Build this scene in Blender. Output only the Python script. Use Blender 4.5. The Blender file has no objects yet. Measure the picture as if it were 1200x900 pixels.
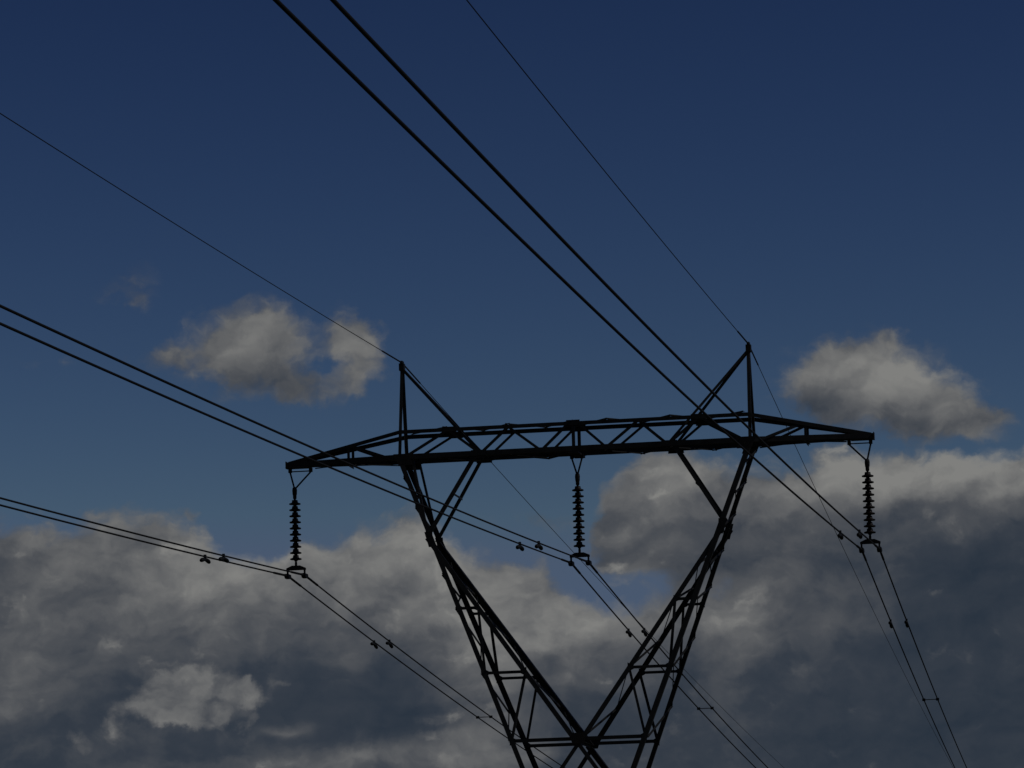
import bpy, math, random
from mathutils import Vector, Matrix

random.seed(7)
C = bpy.context.scene.collection
SC = bpy.context.scene
ZG = 12.0                                    # height of the conductor clamps above the ground
V = Vector

# ------------------------------------------------------------------ camera
YAW, PITCH, ROLL = -0.17570, 0.15172, -0.02660
CAM = V((15.3224, -94.7454, ZG - 10.4122))
FPX = 4838.0                                 # focal length in pixels of a 1200 px wide picture
fwd = V((math.sin(YAW) * math.cos(PITCH), math.cos(YAW) * math.cos(PITCH), math.sin(PITCH)))
rgt = V((math.cos(YAW), -math.sin(YAW), 0))
upv = rgt.cross(fwd)
r2 = math.cos(ROLL) * rgt + math.sin(ROLL) * upv
u2 = -math.sin(ROLL) * rgt + math.cos(ROLL) * upv
cam = bpy.data.cameras.new('camera')
cam.sensor_width = 36.0
cam.lens = 36.0 * FPX / 1200.0
cam.clip_start = 0.1
cam.clip_end = 60000
co = bpy.data.objects.new('camera', cam)
C.objects.link(co)
co.matrix_world = Matrix(((r2.x, u2.x, -fwd.x, CAM.x), (r2.y, u2.y, -fwd.y, CAM.y),
                          (r2.z, u2.z, -fwd.z, CAM.z), (0, 0, 0, 1)))
SC.camera = co

# ------------------------------------------------------------------ exposure, sun
SC.view_settings.view_transform = 'Standard'
SC.view_settings.look = 'None'
SC.view_settings.gamma = 1.0
SC.view_settings.use_curve_mapping = False
SC.view_settings.exposure = -2.15
SUN_EL, SUN_AZ = math.radians(46), math.radians(95)      # azimuth from +Y towards +X
sun = bpy.data.lights.new('sun', 'SUN')
sun.energy = 3.0
sun.angle = math.radians(0.5)
sun.color = (1.0, 0.95, 0.88)
so = bpy.data.objects.new('sun', sun)
C.objects.link(so)
sdir = V((math.sin(SUN_AZ) * math.cos(SUN_EL), math.cos(SUN_AZ) * math.cos(SUN_EL), math.sin(SUN_EL)))
so.rotation_euler = sdir.to_track_quat('Z', 'Y').to_euler()
so.location = (0, 0, 60)

# ------------------------------------------------------------------ sky with clouds
world = bpy.data.worlds.new('World')
SC.world = world
world.use_nodes = True
NT = world.node_tree
NT.nodes.clear()
N, LK = NT.nodes, NT.links
BG_STRENGTH = 0.1
DISP = 1.0 / (BG_STRENGTH * 2 ** SC.view_settings.exposure)


class X:
    """a float socket with arithmetic"""
    def __init__(s, sock): s.s = sock
    def __add__(a, b): return mth('ADD', a, b)
    def __radd__(a, b): return mth('ADD', b, a)
    def __sub__(a, b): return mth('SUBTRACT', a, b)
    def __rsub__(a, b): return mth('SUBTRACT', b, a)
    def __mul__(a, b): return mth('MULTIPLY', a, b)
    def __rmul__(a, b): return mth('MULTIPLY', b, a)


def put(sock, v):
    if isinstance(v, X): LK.new(v.s, sock)
    elif hasattr(v, 'is_output'): LK.new(v, sock)
    else: sock.default_value = v


def mth(op, *a, clamp=False):
    n = N.new('ShaderNodeMath'); n.operation = op; n.use_clamp = clamp
    for i, v in enumerate(a): put(n.inputs[i], v)
    return X(n.outputs[0])


def vm(op, *a):
    n = N.new('ShaderNodeVectorMath'); n.operation = op
    for i, v in enumerate(a): put(n.inputs[i], v)
    return n.outputs['Value'] if op in ('LENGTH', 'DOT_PRODUCT') else n.outputs['Vector']


def comb(x, y, z=0.0):
    n = N.new('ShaderNodeCombineXYZ')
    put(n.inputs[0], x); put(n.inputs[1], y); put(n.inputs[2], z)
    return n.outputs[0]


def sep(v):
    n = N.new('ShaderNodeSeparateXYZ'); put(n.inputs[0], v)
    return X(n.outputs[0]), X(n.outputs[1]), X(n.outputs[2])


def noise(v, scale, detail=6.0, rough=0.5, col=False, lac=2.0):
    n = N.new('ShaderNodeTexNoise')
    n.noise_dimensions = '3D'
    n.inputs['Scale'].default_value = scale
    n.inputs['Detail'].default_value = detail
    n.inputs['Roughness'].default_value = rough
    n.inputs['Lacunarity'].default_value = lac
    put(n.inputs['Vector'], v)
    return n.outputs['Color'] if col else X(n.outputs['Fac'])


def smooth(x, a, b, lo=0.0, hi=1.0):
    n = N.new('ShaderNodeMapRange'); n.interpolation_type = 'SMOOTHSTEP'
    put(n.inputs[0], x)
    for i, v in enumerate((a, b, lo, hi)): n.inputs[1 + i].default_value = v
    return X(n.outputs[0])


def mixc(f, a, b):
    n = N.new('ShaderNodeMix'); n.data_type = 'RGBA'
    put(n.inputs['Factor'], f)
    for k, v in ((6, a), (7, b)):
        if isinstance(v, tuple): n.inputs[k].default_value = (*v, 1)
        else: LK.new(v, n.inputs[k])
    return n.outputs[2]


KS = FPX / 100.0                              # sky coordinates: azimuth and elevation, one unit is about 1.2 degrees


def sky(px, py):
    """where in the sky (azimuth, elevation) a bit of cloud stood"""
    d = r2 * ((px - 600) / FPX) + u2 * ((450 - py) / FPX) + fwd
    d.normalize()
    return math.atan2(d.x, d.y) * KS, math.asin(d.z) * KS


def curve(x, pts, lo, hi, ylo, yhi):
    n = N.new('ShaderNodeFloatCurve')
    c = n.mapping.curves[0]
    q = [((a - lo) / (hi - lo), (b - ylo) / (yhi - ylo)) for a, b in pts]
    while len(c.points) < len(q): c.points.new(0.5, 0.5)
    for p, (a, b) in zip(c.points, q):
        p.location = (a, b); p.handle_type = 'AUTO_CLAMPED'
    n.mapping.update()
    put(n.inputs['Value'], (x - lo) * (1.0 / (hi - lo)))
    n.inputs['Factor'].default_value = 1.0
    return X(n.outputs[0]) * (yhi - ylo) + ylo


def blobs(pv, lst):
    """sum of soft elliptical patches (px, py, sx, sy, amount)"""
    tot = None
    for px, py, sx, sy, am in lst:
        a, e = sky(px, py)
        d = vm('MULTIPLY', vm('SUBTRACT', pv, (a, e, 0)), (70.0 / sx, 70.0 / sy, 0))
        g = mth('POWER', 0.36788, X(vm('DOT_PRODUCT', d, d))) * am
        tot = g if tot is None else tot + g
    return tot


tc = N.new('ShaderNodeTexCoord')
gx, gy, gz = sep(tc.outputs['Generated'])
AZ = mth('ARCTAN2', gx, gy) * KS
EL = mth('ARCSINE', gz) * KS
P0 = comb(AZ, EL)
# broken, billowing outlines: the coordinates are pushed about by noise
w1 = vm('SUBTRACT', noise(P0, 1.1, 2.0, 0.5, True), (0.5, 0.5, 0.5))
w2 = vm('SUBTRACT', noise(P0, 4.5, 5.0, 0.6, True), (0.5, 0.5, 0.5))
PW = vm('ADD', P0, vm('ADD', vm('MULTIPLY', w1, (0.55, 0.45, 0)), vm('MULTIPLY', w2, (0.16, 0.15, 0))))
PWX, PWY, _ = sep(PW)
STR = (0.8, 1.15, 1)                          # clouds a little wider than tall
SPOS = vm('MULTIPLY', PW, STR)


def puffs(v, scale, detail=2.0, rough=0.45):
    n = N.new('ShaderNodeTexVoronoi')
    n.voronoi_dimensions = '2D'
    n.feature = 'SMOOTH_F1'
    n.normalize = True
    n.inputs['Scale'].default_value = scale
    n.inputs['Detail'].default_value = detail
    n.inputs['Roughness'].default_value = rough
    n.inputs['Smoothness'].default_value = 0.35
    put(n.inputs['Vector'], v)
    return 1.0 - X(n.outputs['Distance'])


F1 = noise(SPOS, 1.15, 9.0, 0.54)
F2 = noise(vm('ADD', SPOS, (0.13, -0.17, 0.0)), 1.15, 6.0, 0.50)     # the same field a step away from the light
F3 = noise(vm('ADD', SPOS, (3.7, 9.1, 4.0)), 3.0, 8.0, 0.55)
SP2 = vm('ADD', SPOS, vm('MULTIPLY', w2, (0.25, 0.25, 0.0)))
PF = puffs(SP2, 2.1)
PF2 = puffs(vm('ADD', SP2, (0.05, -0.09, 0.0)), 2.1)
PREL = PF - PF2
RELIEF = (F1 - F2)

# --- the long cloud bank
TOP = [(-700, 560), (-350, 640), (-150, 590), (-60, 610), (20, 622), (80, 612), (140, 603), (195, 614), (245, 634), (290, 652), (335, 645),
       (385, 634), (435, 624), (480, 619), (520, 632), (545, 652), (590, 652), (640, 650), (676, 662),
       (692, 650), (700, 600), (716, 562), (755, 543), (800, 533), (840, 530), (868, 541), (905, 550), (950, 552),
       (1000, 546), (1045, 534), (1110, 531), (1180, 524), (1260, 512), (1500, 560), (1900, 500)]
tp = [sky(*q) for q in TOP]
a0, a1 = tp[0][0], tp[-1][0]
HB = curve(PWX, tp, a0, a1, 0.0, 9.0) - PWY               # how far below the crest
gap = blobs(PW, [(742, 686, 60, 20, 1.25), (852, 696, 22, 18, 0.68), (694, 650, 26, 34, 0.7), (700, 600, 20, 50, .3), (330, 632, 46, 14, 0.35), (1165, 506, 70, 13, 0.8)])
DB = mth('MINIMUM', HB * 2.4, 1.15) + (F1 - 0.5) * 2.1 + (F3 - 0.5) * 0.9 + (PF - 0.62) * 1.1 - gap * 1.25
AB = smooth(DB, -0.34, 0.42)
# lit and shaded patches placed by hand, painted into the bank's brightness
light_b = blobs(PW, [
    (50, 650, 110, 45, .06), (150, 680, 150, 60, .09), (160, 640, 90, 36, .03), (135, 612, 60, 16, .13), (60, 628, 50, 14, .08), (240, 695, 70, 60, .20), (130, 705, 120, 50, .09), (300, 690, 60, 50, .10), (15, 725, 60, 30, -.05),
    (330, 660, 50, 22, .10), (430, 655, 95, 34, .28), (500, 642, 40, 22, .36), (455, 715, 80, 30, .12), (605, 700, 100, 46, .26), (560, 775, 40, 46, .24), (665, 750, 75, 42, .22),
    (590, 855, 40, 40, .14), (690, 775, 60, 36, .06), (545, 830, 24, 40, .08),
    (735, 716, 66, 20, .22), (858, 726, 26, 24, .24), (866, 820, 24, 46, .12), (820, 745, 60, 36, .05),
    (840, 553, 90, 22, .30), (745, 565, 46, 34, .16), (730, 630, 46, 44, .07), (990, 558, 90, 22, .22), (1110, 552, 95, 26, .40), (1190, 550, 60, 34, .38),
    (940, 712, 90, 56, .20), (930, 618, 80, 18, .10), (830, 590, 70, 20, .06), (1130, 620, 60, 16, .04),
    (18, 800, 60, 44, .24), (440, 888, 120, 14, .24), (330, 893, 110, 9, .14), (580, 882, 60, 16, .14), (400, 772, 22, 10, .2), (337, 853, 16, 5, .30),
    (340, 775, 90, 50, -.08), (480, 830, 95, 36, -.10), (640, 850, 120, 36, -.06), (90, 860, 150, 40, -.06), (1070, 690, 130, 46, -.09), (1160, 660, 80, 40, -.08),
    (1100, 830, 220, 80, -.13)])
rim = mth('POWER', 0.36788, mth('MAXIMUM', HB, 0.0) * 1.6)
LB = light_b + rim * 0.17 + 0.25
LB = LB + (RELIEF * 0.90 + PREL * 0.32 + (F1 - 0.5) * 0.20 + (F3 - 0.5) * 0.10) * (mth('MINIMUM', mth('MAXIMUM', LB, 0.0), 0.8) * 1.2 + 0.34)
PS = vm('ADD', P0, vm('ADD', vm('MULTIPLY', w1, (0.22, 0.18, 0)), vm('MULTIPLY', w2, (0.24, 0.22, 0))))
# --- the bright puff low in front of the bank
DP = blobs(PS, [(188, 816, 28, 17, .95), (232, 806, 36, 17, 1.1), (272, 813, 30, 14, .95), (228, 838, 46, 12, .85)]) + (F1 - 0.5) * 1.6 + (F3 - 0.5) * 0.8 + (PF - 0.62) * 1.5
AP = smooth(DP, 0.35, 1.05)
LB = LB + AP * (0.36 + RELIEF * 0.6 + PREL * 0.55)

# --- the two small clouds above it
DS0 = blobs(PS, [(292, 399, 42, 28, 1.1), (256, 412, 30, 21, .6), (292, 438, 32, 24, .62), (322, 404, 26, 22, .55), (353, 449, 28, 18, .80), (402, 396, 28, 20, .85), (425, 420, 19, 28, .80), (414, 452, 24, 14, .45),
                 (384, 430, 15, 10, -.42), (346, 424, 9, 16, -.25), (204, 412, 16, 11, .48), (150, 346, 24, 24, .46), (165, 420, 26, 12, .28), (75, 424, 46, 12, .30), (215, 605, 30, 8, .35),
                 (640, 612, 60, 12, .34), (700, 640, 34, 10, .45),
                 (962, 456, 36, 22, 1.15), (1005, 450, 44, 26, 1.3), (1055, 460, 44, 25, 1.25), (1090, 478, 36, 21, 1.1), (1116, 492, 32, 17, .95), (972, 416, 26, 15, .72), (1038, 402, 28, 13, .62), (1156, 492, 22, 16, .45)])
DS = DS0 + (F1 - 0.5) * 1.7 + (F3 - 0.5) * 1.1 + (PF - 0.62) * 1.1
AS = smooth(DS, 0.28, 1.22) * smooth(DS0, 0.06, 0.34)
LS = blobs(P0, [(300, 395, 90, 26, .16), (415, 400, 40, 40, .14), (1000, 430, 80, 22, .30), (1080, 456, 60, 26, .28), (970, 478, 80, 16, -.18), (1060, 508, 60, 12, -.12), (1120, 482, 34, 20, .08), (320, 455, 90, 18, -.08)]) \
    + 0.50 + RELIEF * 0.9 + PREL * 0.45 + (F3 - 0.5) * 0.15


def lin(r, g, b):
    f = lambda c: ((c / 255 + 0.055) / 1.055) ** 2.4 if c > 10 else c / 255 / 12.92
    return tuple(f(c) * DISP for c in (r, g, b))


def cloud_color(L):
    n = N.new('ShaderNodeValToRGB')
    put(n.inputs[0], L)
    cr = n.color_ramp
    stops = [(0.0, (37, 48, 61)), (0.22, (53, 60, 70)), (0.45, (77, 80, 85)), (0.7, (103, 104, 105)), (1.0, (127, 127, 125))]
    while len(cr.elements) < len(stops): cr.elements.new(0.5)
    for el, (p, c) in zip(cr.elements, stops):
        el.position = p; el.color = (*[v / DISP for v in lin(*c)], 1)
    return vm('MULTIPLY', n.outputs[0], (DISP, DISP, DISP))


nish = N.new('ShaderNodeTexSky')
nish.sky_type = 'NISHITA'
nish.sun_disc = False
nish.sun_elevation = SUN_EL
nish.sun_rotation = SUN_AZ
nish.altitude = 200
nish.air_density = 1.0
nish.dust_density = 0.15
nish.ozone_density = 3.0
# a clear, deep polarised blue: the sky's own colour with more contrast
gm = N.new('ShaderNodeGamma')
gm.inputs[1].default_value = 2.75
LK.new(vm('MINIMUM', vm('MULTIPLY', nish.outputs[0], (1 / DISP,) * 3), (0.074, 0.105, 0.150)), gm.inputs[0])
blue = vm('MULTIPLY', gm.outputs[0], (85.0 * DISP, 47.8 * DISP, 35.2 * DISP))
c1 = mixc(AB, blue, cloud_color(LB))
c2 = mixc(AS, c1, cloud_color(LS))
bg = N.new('ShaderNodeBackground')
LK.new(c2, bg.inputs['Color'])
bg.inputs['Strength'].default_value = BG_STRENGTH
ow = N.new('ShaderNodeOutputWorld')
LK.new(bg.outputs[0], ow.inputs['Surface'])
world.cycles.sampling_method = 'MANUAL'
world.cycles.sample_map_resolution = 512


# ------------------------------------------------------------------ materials
def material(name, c0, c1, rough=0.6, metal=0.0, scale=3.0, bump=0.0, spec=0.2):
    m = bpy.data.materials.new(name); m.use_nodes = True
    t = m.node_tree; b = t.nodes['Principled BSDF']
    tcn = t.nodes.new('ShaderNodeTexCoord')
    nz = t.nodes.new('ShaderNodeTexNoise'); nz.inputs['Scale'].default_value = scale; nz.inputs['Detail'].default_value = 8; nz.inputs['Roughness'].default_value = 0.65
    t.links.new(tcn.outputs['Object'], nz.inputs['Vector'])
    r = t.nodes.new('ShaderNodeValToRGB')
    r.color_ramp.elements[0].position = 0.35; r.color_ramp.elements[0].color = (*c0, 1)
    r.color_ramp.elements[1].position = 0.68; r.color_ramp.elements[1].color = (*c1, 1)
    t.links.new(nz.outputs['Fac'], r.inputs[0]); t.links.new(r.outputs[0], b.inputs['Base Color'])
    b.inputs['Roughness'].default_value = rough
    b.inputs['Metallic'].default_value = metal
    b.inputs['Specular IOR Level'].default_value = spec
    if bump:
        bp = t.nodes.new('ShaderNodeBump'); bp.inputs['Strength'].default_value = bump
        t.links.new(nz.outputs['Fac'], bp.inputs['Height']); t.links.new(bp.outputs[0], b.inputs['Normal'])
    return m


STEEL = material('dark_painted_steel', (0.015, 0.017, 0.018), (0.036, 0.034, 0.031), 0.6, 0.0, 5.0, 0.15)
PLATE = material('dark_plate_steel', (0.014, 0.015, 0.016), (0.032, 0.027, 0.023), 0.6, 0.0, 7.0, 0.15)
GALV = material('dull_fitting_steel', (0.010, 0.011, 0.012), (0.018, 0.018, 0.018), 0.7, 0.0, 9.0)
WIRE = material('weathered_conductor', (0.010, 0.010, 0.010), (0.018, 0.017, 0.016), 0.8, 0.0, 2.0)
PORC = material('dark_brown_glaze', (0.010, 0.007, 0.006), (0.015, 0.010, 0.008), 0.45, 0.0, 6.0)
GRASS = material('dry_moor_grass', (0.035, 0.045, 0.018), (0.075, 0.070, 0.030), 0.9, 0.0, 0.35)


# ------------------------------------------------------------------ mesh helpers
class MB:
    def __init__(s): s.v, s.f, s.sm = [], [], []

    def poly(s, vs, fs, smooth=False):
        o = len(s.v); s.v += [V(q) for q in vs]
        s.f += [tuple(i + o for i in f) for f in fs]; s.sm += [smooth] * len(fs)
        return s

    def prism(s, prof, p0, p1, d1, d2):
        """profile polygon (in d1,d2) swept from p0 to p1"""
        n = len(prof)
        a = [p0 + d1 * x + d2 * y for x, y in prof]; b = [p1 + d1 * x + d2 * y for x, y in prof]
        fs = [tuple(range(n))[::-1], tuple(range(n, 2 * n))] + [(i, (i + 1) % n, n + (i + 1) % n, n + i) for i in range(n)]
        return s.poly(a + b, fs)

    def angle(s, p0, p1, d1, d2, a=0.11, t=0.011, ext=0.0, b=None):
        """steel angle section: heel on the line p0-p1, flanges along d1 and d2"""
        p0, p1 = V(p0), V(p1); ax = (p1 - p0).normalized()
        p0 = p0 - ax * ext; p1 = p1 + ax * ext
        d1 = V(d1); d1 = (d1 - ax * d1.dot(ax)).normalized()
        d2 = V(d2); d2 = d2 - ax * d2.dot(ax); d2 = (d2 - d1 * d2.dot(d1)).normalized()
        return s.prism([(0, 0), (a, 0), (a, t), (t, t), (t, b or a), (0, b or a)], p0, p1, d1, d2)

    def box(s, c, dx, dy, dz):
        c, dx, dy, dz = V(c), V(dx), V(dy), V(dz)
        vs = [c + dx * i + dy * j + dz * k for i in (-1, 1) for j in (-1, 1) for k in (-1, 1)]
        return s.poly(vs, [(0, 1, 3, 2), (4, 6, 7, 5), (0, 4, 5, 1), (2, 3, 7, 6), (0, 2, 6, 4), (1, 5, 7, 3)])

    def plate(s, pts, th):
        """flat plate from an outline, thickness th along its normal"""
        pts = [V(q) for q in pts]; n = (pts[1] - pts[0]).cross(pts[2] - pts[0]).normalized() * th
        k = len(pts)
        return s.poly([q - n / 2 for q in pts] + [q + n / 2 for q in pts],
                      [tuple(range(k))[::-1], tuple(range(k, 2 * k))] + [(i, (i + 1) % k, k + (i + 1) % k, k + i) for i in range(k)])

    def tube(s, pts, r, n=8):
        pts = [V(q) for q in pts]; rs = r if isinstance(r, (list, tuple)) else [r] * len(pts)
        vs = []
        for i, q in enumerate(pts):
            t = (pts[min(i + 1, len(pts) - 1)] - pts[max(i - 1, 0)]).normalized()
            u = t.cross(V((0, 0, 1)))
            u = (t.cross(V((1, 0, 0))) if u.length < 1e-3 else u).normalized()
            w = u.cross(t)
            vs += [q + (u * math.cos(2 * math.pi * j / n) + w * math.sin(2 * math.pi * j / n)) * rs[i] for j in range(n)]
        fs = [(i * n + j, i * n + (j + 1) % n, (i + 1) * n + (j + 1) % n, (i + 1) * n + j) for i in range(len(pts) - 1) for j in range(n)]
        o = len(s.v); s.poly(vs, fs, True)
        m = len(pts)
        s.f += [tuple(o + j for j in range(n))[::-1], tuple(o + (m - 1) * n + j for j in range(n))]; s.sm += [False, False]
        return s

    def lathe(s, prof, c, n=20):
        """profile (radius, height) turned about the vertical through c"""
        c = V(c); vs = []
        for r, h in prof: vs += [c + V((r * math.cos(2 * math.pi * j / n), r * math.sin(2 * math.pi * j / n), h)) for j in range(n)]
        fs = [(i * n + j, i * n + (j + 1) % n, (i + 1) * n + (j + 1) % n, (i + 1) * n + j) for i in range(len(prof) - 1) for j in range(n)]
        fs += [tuple(range(n))[::-1], tuple((len(prof) - 1) * n + j for j in range(n))]
        return s.poly(vs, fs, True)

    def build(s, name, mat, parent=None, base=(0, 0, 0)):
        me = bpy.data.meshes.new(name)
        b = V(base)
        me.from_pydata([q - b for q in s.v], [], s.f)
        import bmesh
        bm = bmesh.new(); bm.from_mesh(me); bmesh.ops.recalc_face_normals(bm, faces=bm.faces); bm.to_mesh(me); bm.free()
        for pl, sm in zip(me.polygons, s.sm): pl.use_smooth = sm
        me.materials.append(mat); me.update()
        o = bpy.data.objects.new(name, me); C.objects.link(o)
        if parent: o.parent = parent
        else: o.location = b
        return o


def tag(o, label=None, cat=None, group=None, kind=None):
    for k, v in (('label', label), ('category', cat), ('group', group), ('kind', kind)):
        if v: o[k] = v
    return o


def empty(name, loc):
    o = bpy.data.objects.new(name, None); C.objects.link(o); o.location = loc; o.empty_display_size = 0.3
    return o


def copy_tree(o, parent=None):
    c = o.copy(); C.objects.link(c); c.parent = parent
    for ch in list(o.children): copy_tree(ch, c)
    return c


# ------------------------------------------------------------------ ground
g = MB()
S = 20000.0
steps = [-S, -5000, -1200, -400, -150, 0, 150, 400, 1200, 5000, S]
gv = [(x, y, 0) for x in steps for y in steps]
k = len(steps)
g.poly(gv, [(i * k + j, (i + 1) * k + j, (i + 1) * k + j + 1, i * k + j + 1) for i in range(k - 1) for j in range(k - 1)])
tag(g.build('ground', GRASS), kind='structure')

# ------------------------------------------------------------------ the lattice tower
WC, ZB, ZT = 0.943, 2.576, 3.270              # crossarm depth, lower and upper chord heights (above the clamps)
UP, HP, UT = 4.135, 4.95, 6.98                # earth-wire peaks, arm tip
ZW, UO, UOT, UI, UIT, WW = -4.164, 1.607, 4.200, 0.031, 4.832, 2.041
ZM, ZTB = -2.5625, -1.02                      # horizontal braces in the fork legs
ZK = 0.655                                    # where the inner chords leave the outer ones
UK = 2.28                                     # knee braces under the crossarm


def hw(z): return (WC + (WW - WC) * (ZB - z) / (ZB - ZW)) / 2
def uo(z): return UO + (UOT - UO) * (z - ZW) / (ZB - ZW)
def ui(z): return UI + (UIT - UI) * (z - ZW) / (ZB - ZW)
def W3(u, v, z): return V((u, v, z + ZG))


tower = empty('lattice_tower', (0, 0, 0))
tag(tower, 'dark steel lattice pylon with wide crossarm on a V shaped fork', 'pylon')


def part(name, mb, mat=STEEL, parent=tower): return mb.build(name, mat, parent)


# crossarm: two lower and two upper chords are the part, its bracing the sub-parts
mb = MB()
ends = {}
for s in (-1, 1):
    h = s * WC / 2
    for m in (-1, 1):
        tipv = s * 0.07
        mb.angle(W3(0, h, ZB), W3(m * UP, h, ZB), (0, -s, 0), (0, 0, 1), 0.12, 0.012)
        mb.angle(W3(m * UP, h, ZB), W3(m * UT, tipv, ZB), (0, -s, 0), (0, 0, 1), 0.12, 0.012)
        mb.angle(W3(0, h, ZT), W3(m * UP, h, ZT), (0, -s, 0), (0, 0, -1), 0.09, 0.009)
        mb.angle(W3(m * UP, h, ZT), W3(m * (UT - 0.05), tipv, ZB + 0.13), (0, -s, 0), (0, 0, -1), 0.09, 0.009)
crossarm = part('crossarm', mb)
for m in (-1, 1):                                   # closing plates at the arm tips
    part('tip_plate', MB().box(W3(m * (UT + 0.003), 0, ZB + 0.055), (0.008, 0, 0), (0, 0.10, 0), (0, 0, 0.085)), PLATE, crossarm)
    part('tip_plate', MB().box(W3(m * (UT - 0.27), 0, ZB - 0.012), (0.27, 0, 0), (0, 0.16, 0), (0, 0, 0.008)), PLATE, crossarm)


def bar(name, p0, p1, s, a=0.062, parent=crossarm, ext=0.03, inn=None):
    """a web member lying against the inner side of face s (-1 front, +1 back)"""
    p0, p1 = V(p0), V(p1); ax = (p1 - p0).normalized()
    n = inn or V((0, -s, 0))
    side = ax.cross(n).normalized()
    if side.z < 0: side = -side
    return part(name, MB().angle(p0 - side * a / 2, p1 - side * a / 2, side, n, a, 0.008, ext), STEEL, parent)


for s in (-1, 1):
    h = s * (WC / 2 - 0.014)
    for m in (-1, 1):
        zb, zt = ZB + 0.05, ZT - 0.045
        zig = [(UP - 0.1, zb), (2.98, zt), (UK - 0.06, zb), (1.54, zt), (0.77, zb), (0.12, zt)]
        for (ua, za), (ub, zc) in zip(zig, zig[1:]):
            bar('diagonal', W3(m * ua, h, za), W3(m * ub, h, zc), s, 0.06)
        # arm: post and diagonal between the mast and the tip
        k = (5.42 - UP) / (UT - UP); hv = s * (WC / 2 * (1 - k) + 0.07 * k - 0.014); zp = ZT + (ZB + 0.13 - ZT) * k - 0.04
        bar('post', W3(m * 5.42, hv, zb), W3(m * 5.42, hv, zp), s, 0.055)
        bar('diagonal', W3(m * 5.34, hv, zp), W3(m * 4.42, h, zb), s, 0.065)
    bar('post', W3(0.0, h, ZB + 0.03), W3(0.0, h, ZT - 0.02), s, 0.07)
# plan bracing zigzags on top of the upper chords and under the lower chords, its ends standing proud
for zz, pts in ((ZT + 0.016, [4.0, 3.05, 2.3, 1.55, 0.8, 0.05]), (ZB - 0.016, [4.0, 3.2, 2.3, 1.5, 0.75, 0.0])):
    for m in (-1, 1):
        for i, (ua, ub) in enumerate(zip(pts, pts[1:])):
            sa = 1 if (i % 2 == 0) == (m == -1) else -1
            a_, b_ = W3(m * ua, sa * (WC / 2 - 0.03), zz), W3(m * ub, -sa * (WC / 2 - 0.03), zz)
            d = (b_ - a_).normalized(); sd = d.cross(V((0, 0, 1))).normalized()
            up_ = V((0, 0, 1 if zz > 3 else -1))
            part('plan_brace', MB().angle(a_ - sd * 0.03, b_ - sd * 0.03, sd, up_, 0.06, 0.007, 0.05, 0.028), STEEL, crossarm)
for m in (-1, 1):
    for ua, ub, sa in ((4.3, 5.4, 1), (5.5, 6.3, -1)):
        f = lambda u: WC / 2 * (1 - (u - UP) / (UT - UP)) + 0.07 * (u - UP) / (UT - UP) - 0.03
        a_, b_ = W3(m * ua, sa * f(ua), ZB - 0.016), W3(m * ub, -sa * f(ub), ZB - 0.016)
        sd = (b_ - a_).normalized().cross(V((0, 0, 1))).normalized()
        part('plan_brace', MB().angle(a_, b_, sd, (0, 0, -1), 0.055, 0.007, 0.03, 0.025), STEEL, crossarm)
    # cross member below the post of the arm
    hv = 0.26
    part('plan_brace', MB().angle(W3(m * 5.42, -hv - .05, ZB - .02), W3(m * 5.42, hv + .05, ZB - .02), (m, 0, 0), (0, 0, -1), 0.05, 0.007), STEEL, crossarm)
# gusset plates along the lower chord and at the hanging points
for s in (-1, 1):
    for m in (-1, 1):
        part('gusset_plate', MB().plate([W3(m * (UP - 0.30), s * (WC / 2 + 0.006), ZB - 0.14), W3(m * (UP + 0.04), s * (WC / 2 + 0.006), ZB - 0.14),
                                         W3(m * (UP + 0.16), s * (WC / 2 + 0.006), ZB + 0.13), W3(m * (UP - 0.2), s * (WC / 2 + 0.006), ZB + 0.13)], 0.012), PLATE, crossarm)
        part('gusset_plate', MB().plate([W3(m * (UK - 0.18), s * (WC / 2 - 0.034), ZB - 0.06), W3(m * (UK + 0.2), s * (WC / 2 - 0.034), ZB - 0.06),
                                         W3(m * (UK + 0.16), s * (WC / 2 - 0.034), ZB + 0.14), W3(m * (UK - 0.16), s * (WC / 2 - 0.034), ZB + 0.14)], 0.012), PLATE, crossarm)
        part('gusset_plate', MB().plate([W3(m * 2.78, s * (WC / 2 - 0.034), ZT - 0.13), W3(m * 3.12, s * (WC / 2 - 0.034), ZT - 0.13),
                                         W3(m * 3.12, s * (WC / 2 - 0.034), ZT + 0.03), W3(m * 2.78, s * (WC / 2 - 0.034), ZT + 0.03)], 0.012), PLATE, crossarm)
    part('gusset_plate', MB().plate([W3(-0.16, s * (WC / 2 - 0.034), ZT - 0.12), W3(0.16, s * (WC / 2 - 0.034), ZT - 0.12),
                                     W3(0.16, s * (WC / 2 - 0.034), ZT + 0.04), W3(-0.16, s * (WC / 2 - 0.034), ZT + 0.04)], 0.012), PLATE, crossarm)
part('hanger_beam', MB().box(W3(0, 0, ZB - 0.035), (0.12, 0, 0), (0, WC / 2 + 0.03, 0), (0, 0, 0.02)), PLATE, crossarm)

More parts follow.
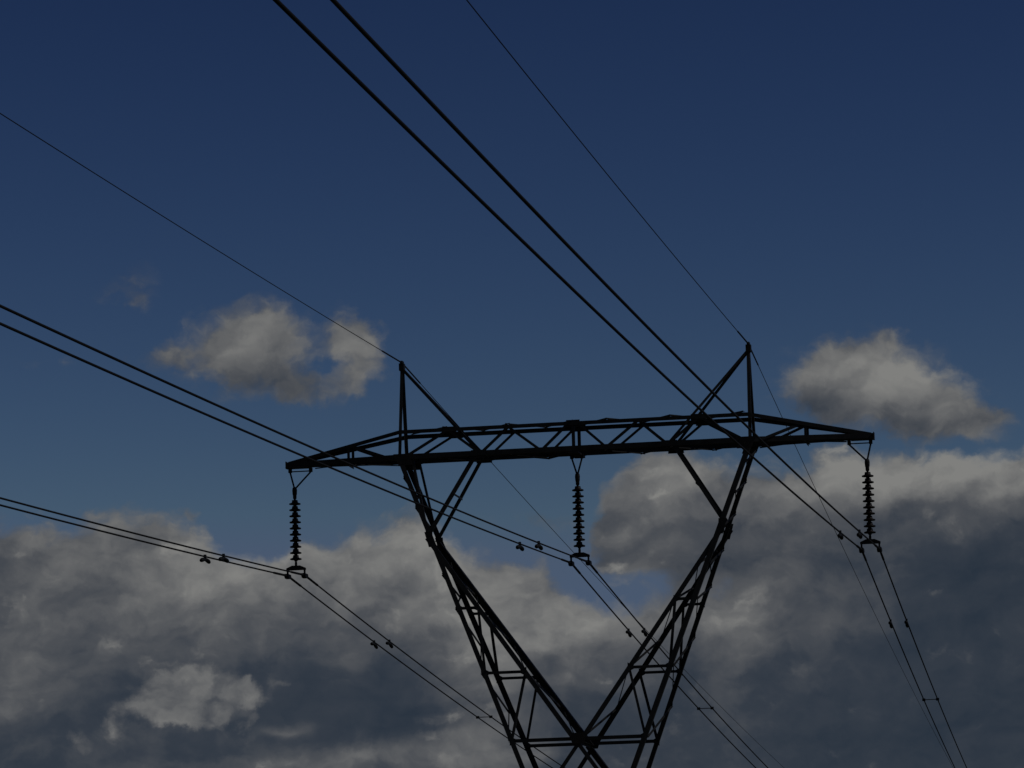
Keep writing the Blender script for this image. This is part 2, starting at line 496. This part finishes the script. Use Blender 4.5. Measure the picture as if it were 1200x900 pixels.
# earth-wire peaks: upright mast of two angles, raking brace of two angles
for m in (-1, 1):
    mb = MB()
    for s in (-1, 1):
        mb.angle(W3(m * (UP + 0.05), s * (WC / 2 - 0.016), ZB + 0.02), W3(m * (UP + 0.03), s * 0.05, HP - 0.12), (-m, 0, 0), (0, -s, 0), 0.075, 0.009)
    peak = part('earth_wire_peak', mb)
    for s in (-1, 1):
        a_, b_ = W3(m * 2.18, s * (WC / 2 - 0.012), ZB + 0.05), W3(m * (UP - 0.06), s * 0.075, HP - 0.17)
        part('raking_brace', MB().angle(a_, b_, (0, 0, -1), (0, -s, 0), 0.06, 0.008, 0.04, 0.04), STEEL, peak)
    part('peak_cap', MB().box(W3(m * UP, 0, HP - 0.11), (0.06, 0, 0), (0, 0.085, 0), (0, 0, 0.085)), PLATE, peak)
    part('wire_clamp', MB().box(W3(m * UP, 0, HP + 0.0), (0.03, 0, 0), (0, 0.10, 0), (0, 0, 0.035)), GALV, peak)

# fork legs
LACE = [2.50, 2.14, 1.78, 1.42, 1.04, ZK, 0.22, -0.21, -0.62, ZTB, -1.78, ZM, -3.36, ZW]
ZWST = -5.66                                        # the narrowest place, below the fork
for m in (-1, 1):
    mb = MB()
    for s in (-1, 1):
        P = lambda f, z: W3(m * f(z), s * hw(z), z)
        mb.angle(P(uo, ZB + 0.05), P(uo, ZWST), (-m, 0, 0), (0, -s, 0), 0.112, 0.012)
    leg = part('fork_leg', mb)
    for s in (-1, 1):
        P = lambda f, z: W3(m * f(z), s * hw(z), z)
        # the inner chord runs down to the knot and on across to the far leg
        zx = ZWST
        part('inner_chord', MB().angle(W3(m * (ui(ZK) - 0.02 - (0.05 if (m, s) == (-1, 1) else 0)), s * (hw(ZK) - 0.016), ZK + 0.03), W3(m * (ui(ZW) - (0.07 if (m, s) == (-1, 1) else 0)), s * (hw(ZW) - 0.016), ZW), (m, 0, 0), (0, -s, 0), 0.17 if (m, s) == (-1, 1) else 0.11, 0.012, 0.03), STEEL, leg)
        part('cross_strut', MB().angle(W3(m * ui(ZW), s * (hw(ZW) - 0.03 + m * 0.014), ZW), W3(m * ui(ZWST), s * (hw(ZWST) - 0.03 + m * 0.014), ZWST), (m, 0, 0), (0, -s, 0), 0.15 if (m, s) == (-1, 1) else 0.09, 0.010), STEEL, leg)
        # liner angle beside the upper part of one leg
        if m == -1: part('inner_chord', MB().angle(W3(m * (UP - 0.32), s * (WC / 2 - 0.03), ZB), W3(m * (ui(ZK) - 0.02), s * (hw(ZK) - 0.03), ZK), (m, 0, 0), (0, -s, 0), 0.06, 0.008), STEEL, leg)
        for z in (ZTB, ZM):
            h = s * (hw(z) - 0.032)
            bar('horizontal', W3(m * (uo(z) - 0.03), h, z), W3(m * (ui(z) + 0.03), h, z), s, 0.065, leg)
        h = s * (hw(ZW) - 0.034)
        bar('horizontal', W3(m * (uo(ZW) - 0.03), h, ZW), W3(m * 0.05, h, ZW), s, 0.08, leg)
        bar('diagonal', W3(m * (ui(ZTB) + 0.04), s * (hw(ZTB) - 0.045), ZTB), W3(m * (uo(ZM) - 0.06), s * (hw(ZM) - 0.045), ZM + 0.04), s, 0.06, leg)
        bar('diagonal', W3(m * (ui(ZM) + 0.04), s * (hw(ZM) - 0.045), ZM), W3(m * (uo(ZW) - 0.06), s * (hw(ZW) - 0.045), ZW + 0.06), s, 0.06, leg)
        # knee brace up to the crossarm
        a_, b_ = W3(m * (ui(ZK) + 0.0), s * (hw(ZK) - 0.04), ZK + 0.05), W3(m * UK, s * (WC / 2 - 0.05), ZB + 0.06)
        kb = part('knee_brace', MB().angle(a_, b_, (m, 0, 0), (0, -s, 0), 0.085, 0.009, 0.03), STEEL, tower)
        if s == -1:
            t = 0.52; c_ = a_.lerp(b_, t)
            part('strut', MB().angle(V((c_.x, c_.y, c_.z)), V((c_.x, -c_.y, c_.z)), (m, 0, 0), (0, 0, -1), 0.05, 0.007), STEEL, kb)
    # lacing between front and back chords, bar ends standing proud of the chords
    for f, zs, off, inn in ((uo, LACE, 0.012, V((m, 0, 0))), (ui, LACE[6:], 0.022, V((m, 0, 0)))):
        for i, (za, zb_) in enumerate(zip(zs, zs[1:])):
            j = i if f is uo else i + 6
            sa = 1 if j % 2 == 0 else -1
            a_ = W3(m * (f(za) + off), sa * (hw(za) - 0.05), za); b_ = W3(m * (f(zb_) + off), -sa * (hw(zb_) - 0.05), zb_)
            ax = (b_ - a_).normalized(); sd = ax.cross(inn).normalized()
            part('lacing_bar', MB().angle(a_ - sd * 0.03, b_ - sd * 0.03, sd, inn, 0.05, 0.007, 0.032, 0.022), STEEL, leg)
    for s in (-1, 1):
        u = (uo(ZK) + ui(ZK)) / 2
        part('gusset_plate', MB().plate([W3(m * (u - 0.11), s * (hw(ZK) + 0.003), ZK - 0.20), W3(m * (u + 0.0), s * (hw(ZK) + 0.003), ZK - 0.20),
                                         W3(m * (u + 0.10), s * (hw(ZK) + 0.003), ZK + 0.16), W3(m * (u - 0.09), s * (hw(ZK) + 0.003), ZK + 0.16)], 0.012), PLATE, leg)
for m in (-1, 1):
    leg = [o for o in tower.children if o.name.startswith('fork_leg')][0 if m == -1 else 1]
    for s in (-1, 1):
        for z, d in ((ZTB, 0.09), (ZM, 0.11), (ZW, 0.11)):
            for f, q in ((uo, -1), (ui, 1)):
                if f is ui and z == ZW: continue
                u, y = f(z), s * (hw(z) - 0.022)
                part('gusset_plate', MB().plate([W3(m * (u + q * 0.01), y, z - d), W3(m * (u + q * 0.01 + q * d * 1.3), y, z - 0.04),
                                                 W3(m * (u + q * 0.01 + q * d * 1.3), y, z + 0.04), W3(m * (u + q * 0.01), y, z + d)], 0.010), PLATE, leg)
for s in (-1, 1):
    y = s * (hw(ZW) + 0.008)
    part('knot_plate', MB().plate([W3(-0.13, y, ZW - 0.12), W3(0.13, y, ZW - 0.12), W3(0.18, y, ZW + 0.02), W3(0.10, y, ZW + 0.13), W3(-0.10, y, ZW + 0.13), W3(-0.18, y, ZW + 0.02)], 0.014), PLATE)
part('waist_strut', MB().angle(W3(0, -hw(ZW), ZW - 0.05), W3(0, hw(ZW), ZW - 0.05), (1, 0, 0), (0, 0, -1), 0.07, 0.008))

# lower body from the waist to the ground
mb = MB()
ub0, vb0, ub1, vb1 = uo(ZWST), hw(ZWST), 1.75, 1.95
for m in (-1, 1):
    for s in (-1, 1):
        mb.angle(W3(m * ub0, s * vb0, ZWST), W3(m * ub1, s * vb1, -ZG + 0.25), (-m, 0, 0), (0, -s, 0), 0.14, 0.014)
body = part('tower_body', mb)
lv = [ZWST, -7.2, -8.9, -ZG + 0.9]
fu = lambda z: ub0 + (ub1 - ub0) * (z - ZWST) / (-ZG - ZWST)
fv = lambda z: vb0 + (vb1 - vb0) * (z - ZWST) / (-ZG - ZWST)
for za, zb_ in zip(lv, lv[1:]):
    for s in (-1, 1):
        for m in (-1, 1):
            bar('body_brace', W3(m * fu(za), s * (fv(za) - 0.03 - 0.015 * m), za), W3(-m * fu(zb_), s * (fv(zb_) - 0.03 - 0.015 * m), zb_), s, 0.07, body)
            bar('body_brace', W3(s * (fu(za) - 0.03 - 0.015 * m), m * fv(za), za), W3(s * (fu(zb_) - 0.03 - 0.015 * m), -m * fv(zb_), zb_), s, 0.07, body, inn=V((-s, 0, 0)))
for m in (-1, 1):
    for s in (-1, 1):
        part('footing', MB().lathe([(0.34, 0), (0.34, 0.16), (0.30, 0.22), (0.10, 0.26)], (m * ub1, s * vb1, 0.0)), GALV, body)

# ------------------------------------------------------------------ wires
AN, BN, AF, BF = -0.05415, 0.00016, -0.05475, 0.00023
EAN, EBN, EAF, EBF = -0.04593, 0.00013, -0.04263, 0.00010
TN, TF = math.tan(-0.02755), math.tan(-0.03426)
PH, HBU = 6.8, 0.2056


def wire_pt(u, z0, s, far, a, b):
    return W3(u + (s * TF if far else -s * TN), s if far else -s, z0 + a * s + b * s * s)


def wire_dir(u, z0, s, far, a, b):
    return (wire_pt(u, z0, s + .05, far, a, b) - wire_pt(u, z0, s, far, a, b)).normalized()


def wire(name, u, z0, cn, cf, r, rod, rr):
    pts = [wire_pt(u, z0, s, False, *cn) for s in [230 * (i / 90.0) ** 1.5 for i in range(90, 0, -1)]]
    pts += [wire_pt(u, z0, s, True, *cf) for s in [230 * (i / 90.0) ** 1.5 for i in range(0, 91)]]
    base = pts[90]
    o = MB().tube(pts, r, 8).build(name, WIRE, None, base)
    sp = [wire_pt(u, z0, s, False, *cn) for s in (rod, rod - .03, rod * .66, rod * .33)] + [wire_pt(u, z0, s, True, *cf) for s in (0, rod * .33, rod * .66, rod - .03, rod)]
    MB().tube(sp, [r, rr, rr, rr, rr, rr, rr, rr, r], 8).build('armour_rod', WIRE, o, base)
    return o


POS = ('left', 'middle', 'right')
NAMES = ('left arm tip', 'middle of the crossarm', 'right arm tip')
for i, pn in enumerate(POS):
    for q, side in ((-1, 'left'), (1, 'right')):
        u = (i - 1) * PH + q * HBU
        o = wire('conductor', u, 0.0, (AN, BN), (AF, BF), 0.0185, 1.6, 0.027)
        tag(o, f'thick dark wire, {side} one of the pair clamped under the {pn} insulator string', 'power line', 'twin conductors through the pylon')
for m, pn in ((-1, 'left'), (1, 'right')):
    o = wire('earth_wire', m * UP, HP, (EAN, EBN), (EAF, EBF), 0.0085, 2.6, 0.018)
    tag(o, f'thin single wire running over the top of the {pn} peak of the pylon', 'power line', 'earth wires on the pylon peaks')

# ------------------------------------------------------------------ insulator strings
DISC = [(0.030, 0.146), (0.066, 0.140), (0.072, 0.092), (0.085, 0.078), (0.130, 0.064), (0.139, 0.050), (0.133, 0.034), (0.098, 0.046), (0.094, 0.036), (0.072, 0.042), (0.066, 0.026), (0.045, 0.028), (0.040, 0.0)]
disc_mesh = None
ZS0 = 1.80
for i, pn in enumerate(POS):
    u = (i - 1) * PH
    root = empty('insulator_string', W3(u, 0, 0))
    tag(root, ('string of ten dark insulator discs hanging from the left arm tip', 'string of ten dark insulator discs hanging under the middle of the crossarm',
               'string of ten dark insulator discs hanging from the right arm tip')[i], 'insulator', 'insulator strings under the crossarm')
    B = W3(u, 0, 0)
    ha, hb_ = ((-0.10, 0.40), (-0.12, 0.12), (-0.40, 0.10))[i]
    for h in (ha, hb_):
        MB().tube([W3(u + h, 0, ZB - 0.02), W3(u + h, 0, ZB - 0.12), W3(u + h * 0.12, 0, 2.10), W3(u, 0, 2.06)], 0.021, 8).build('hanger_link', GALV, root, B)
        MB().box(W3(u + h, 0, ZB - 0.075), (0.04, 0, 0), (0, 0.03, 0), (0, 0, 0.05)).build('shackle', GALV, root, B)
    MB().tube([W3(u + ha - .02, 0, ZB - 0.10), W3(u + hb_ + .02, 0, ZB - 0.10)], 0.014, 8).build('hanger_bar', GALV, root, B)
    MB().lathe([(0.02, ZS0 - 2.06), (0.045, ZS0 - 2.02), (0.045, -0.16), (0.055, -0.12), (0.06, -0.03), (0.05, 0.03), (0.02, 0.05)], W3(u, 0, 2.06), 12).build('ball_link', GALV, root, B)
    for k in range(10):
        z = ZS0 - 0.146 * (k + 1)
        if disc_mesh is None:
            d = MB().lathe(DISC, (0, 0, 0), 24).build('disc', PORC, root); disc_mesh = d.data
        else:
            d = bpy.data.objects.new('disc', disc_mesh); C.objects.link(d); d.parent = root
        d.location = (0, 0, z)
    MB().lathe([(0.02, 0.19), (0.03, 0.20), (0.03, 0.30), (0.022, 0.345)], B, 10).build('socket_link', GALV, root, B)
    MB().plate([W3(u - HBU - .03, 0, 0.125), W3(u + HBU + .03, 0, 0.125), W3(u + HBU + .03, 0, 0.175), W3(u + .10, 0, 0.235), W3(u - .10, 0, 0.235), W3(u - HBU - .03, 0, 0.175)], 0.05).build('yoke_plate', GALV, root, B)
    for q in (-1, 1):
        c = B + V((q * HBU, 0, 0))
        cl = MB().poly([c + V(p) for p in [(-.05, -.17, -.02), (.05, -.17, -.02), (.05, -.09, -.07), (-.05, -.09, -.07), (.05, .09, -.07), (-.05, .09, -.07), (.05, .17, -.02), (-.05, .17, -.02),
                                           (-.045, -.16, .035), (.045, -.16, .035), (.045, .16, .035), (-.045, .16, .035)]],
                       [(0, 1, 2, 3), (3, 2, 4, 5), (5, 4, 6, 7), (8, 9, 1, 0), (7, 6, 10, 11), (8, 11, 10, 9), (0, 3, 5, 7, 11, 8), (1, 9, 10, 6, 4, 2)])
        cl = cl.build('suspension_clamp', GALV, root, B)
        MB().box(c + V((0, 0, 0.09)), (0.02, 0, 0), (0, 0.022, 0), (0, 0, 0.06)).build('clamp_strap', GALV, cl, B)

# ------------------------------------------------------------------ vibration dampers
proto = empty('vibration_damper', (0, 0, 0))
MB().box((0, 0, -0.02), (0.025, 0, 0), (0, 0.035, 0), (0, 0, 0.062)).build('damper_clamp', GALV, proto)
MB().tube([(0, -0.3, -0.085), (0, -0.15, -0.067), (0, 0, -0.062), (0, 0.15, -0.067), (0, 0.3, -0.085)], 0.013, 8).build('messenger_cable', GALV, proto)
w = None
for q in (-1, 1):
    o = MB().tube([(0, q * 0.07, -0.064), (0, q * 0.12, -0.067), (0, q * 0.30, -0.088), (0, q * 0.38, -0.102), (0, q * 0.395, -0.105)], [0.026, 0.042, 0.047, 0.038, 0.02], 12).build('weight', GALV, proto)
first = True
for i, pn in enumerate(POS):
    for q, side in ((-1, 'left'), (1, 'right')):
        u = (i - 1) * PH + q * HBU
        for far in (False, True):
            s = ((8.75, 8.1, 6.9)[i] if not far else (11.43, 11.27, 11.65)[i])
            ab = (AF, BF) if far else (AN, BN)
            o = proto if first else copy_tree(proto)
            first = False
            o.location = wire_pt(u, 0.0, s, far, *ab)
            d = wire_dir(u, 0.0, s, far, *ab)
            if not far: d = -d
            o.rotation_euler = (math.asin(d.z), 0, math.atan2(-d.x, d.y))
            where = 'below right of' if far else 'left of'
            tag(o, f'small damper on the {side} wire of the {pn} pair {where} its insulator string', 'damper', 'vibration dampers clipped to the conductors')

# ------------------------------------------------------------------ bundle spacers
sp = None
for i, pn in enumerate(POS):
    u = (i - 1) * PH
    c = wire_pt(u, 0.0, 29.1, True, AF, BF)
    if sp is None:
        sp = empty('bundle_spacer', c)
        MB().tube([(-HBU + .04, 0, 0), (HBU - .04, 0, 0)], 0.012, 8).build('spacer_bar', GALV, sp)
        for q in (-1, 1):
            MB().box((q * HBU, 0, 0), (0.045, 0, 0), (0, 0.04, 0), (0, 0, 0.038)).build('spacer_clamp', GALV, sp)
        o = sp
    else:
        o = copy_tree(sp)
    o.location = c
    tag(o, f'thin spacer bar joining the two wires of the {pn} pair beyond the pylon', 'spacer', 'spacers between paired wires')
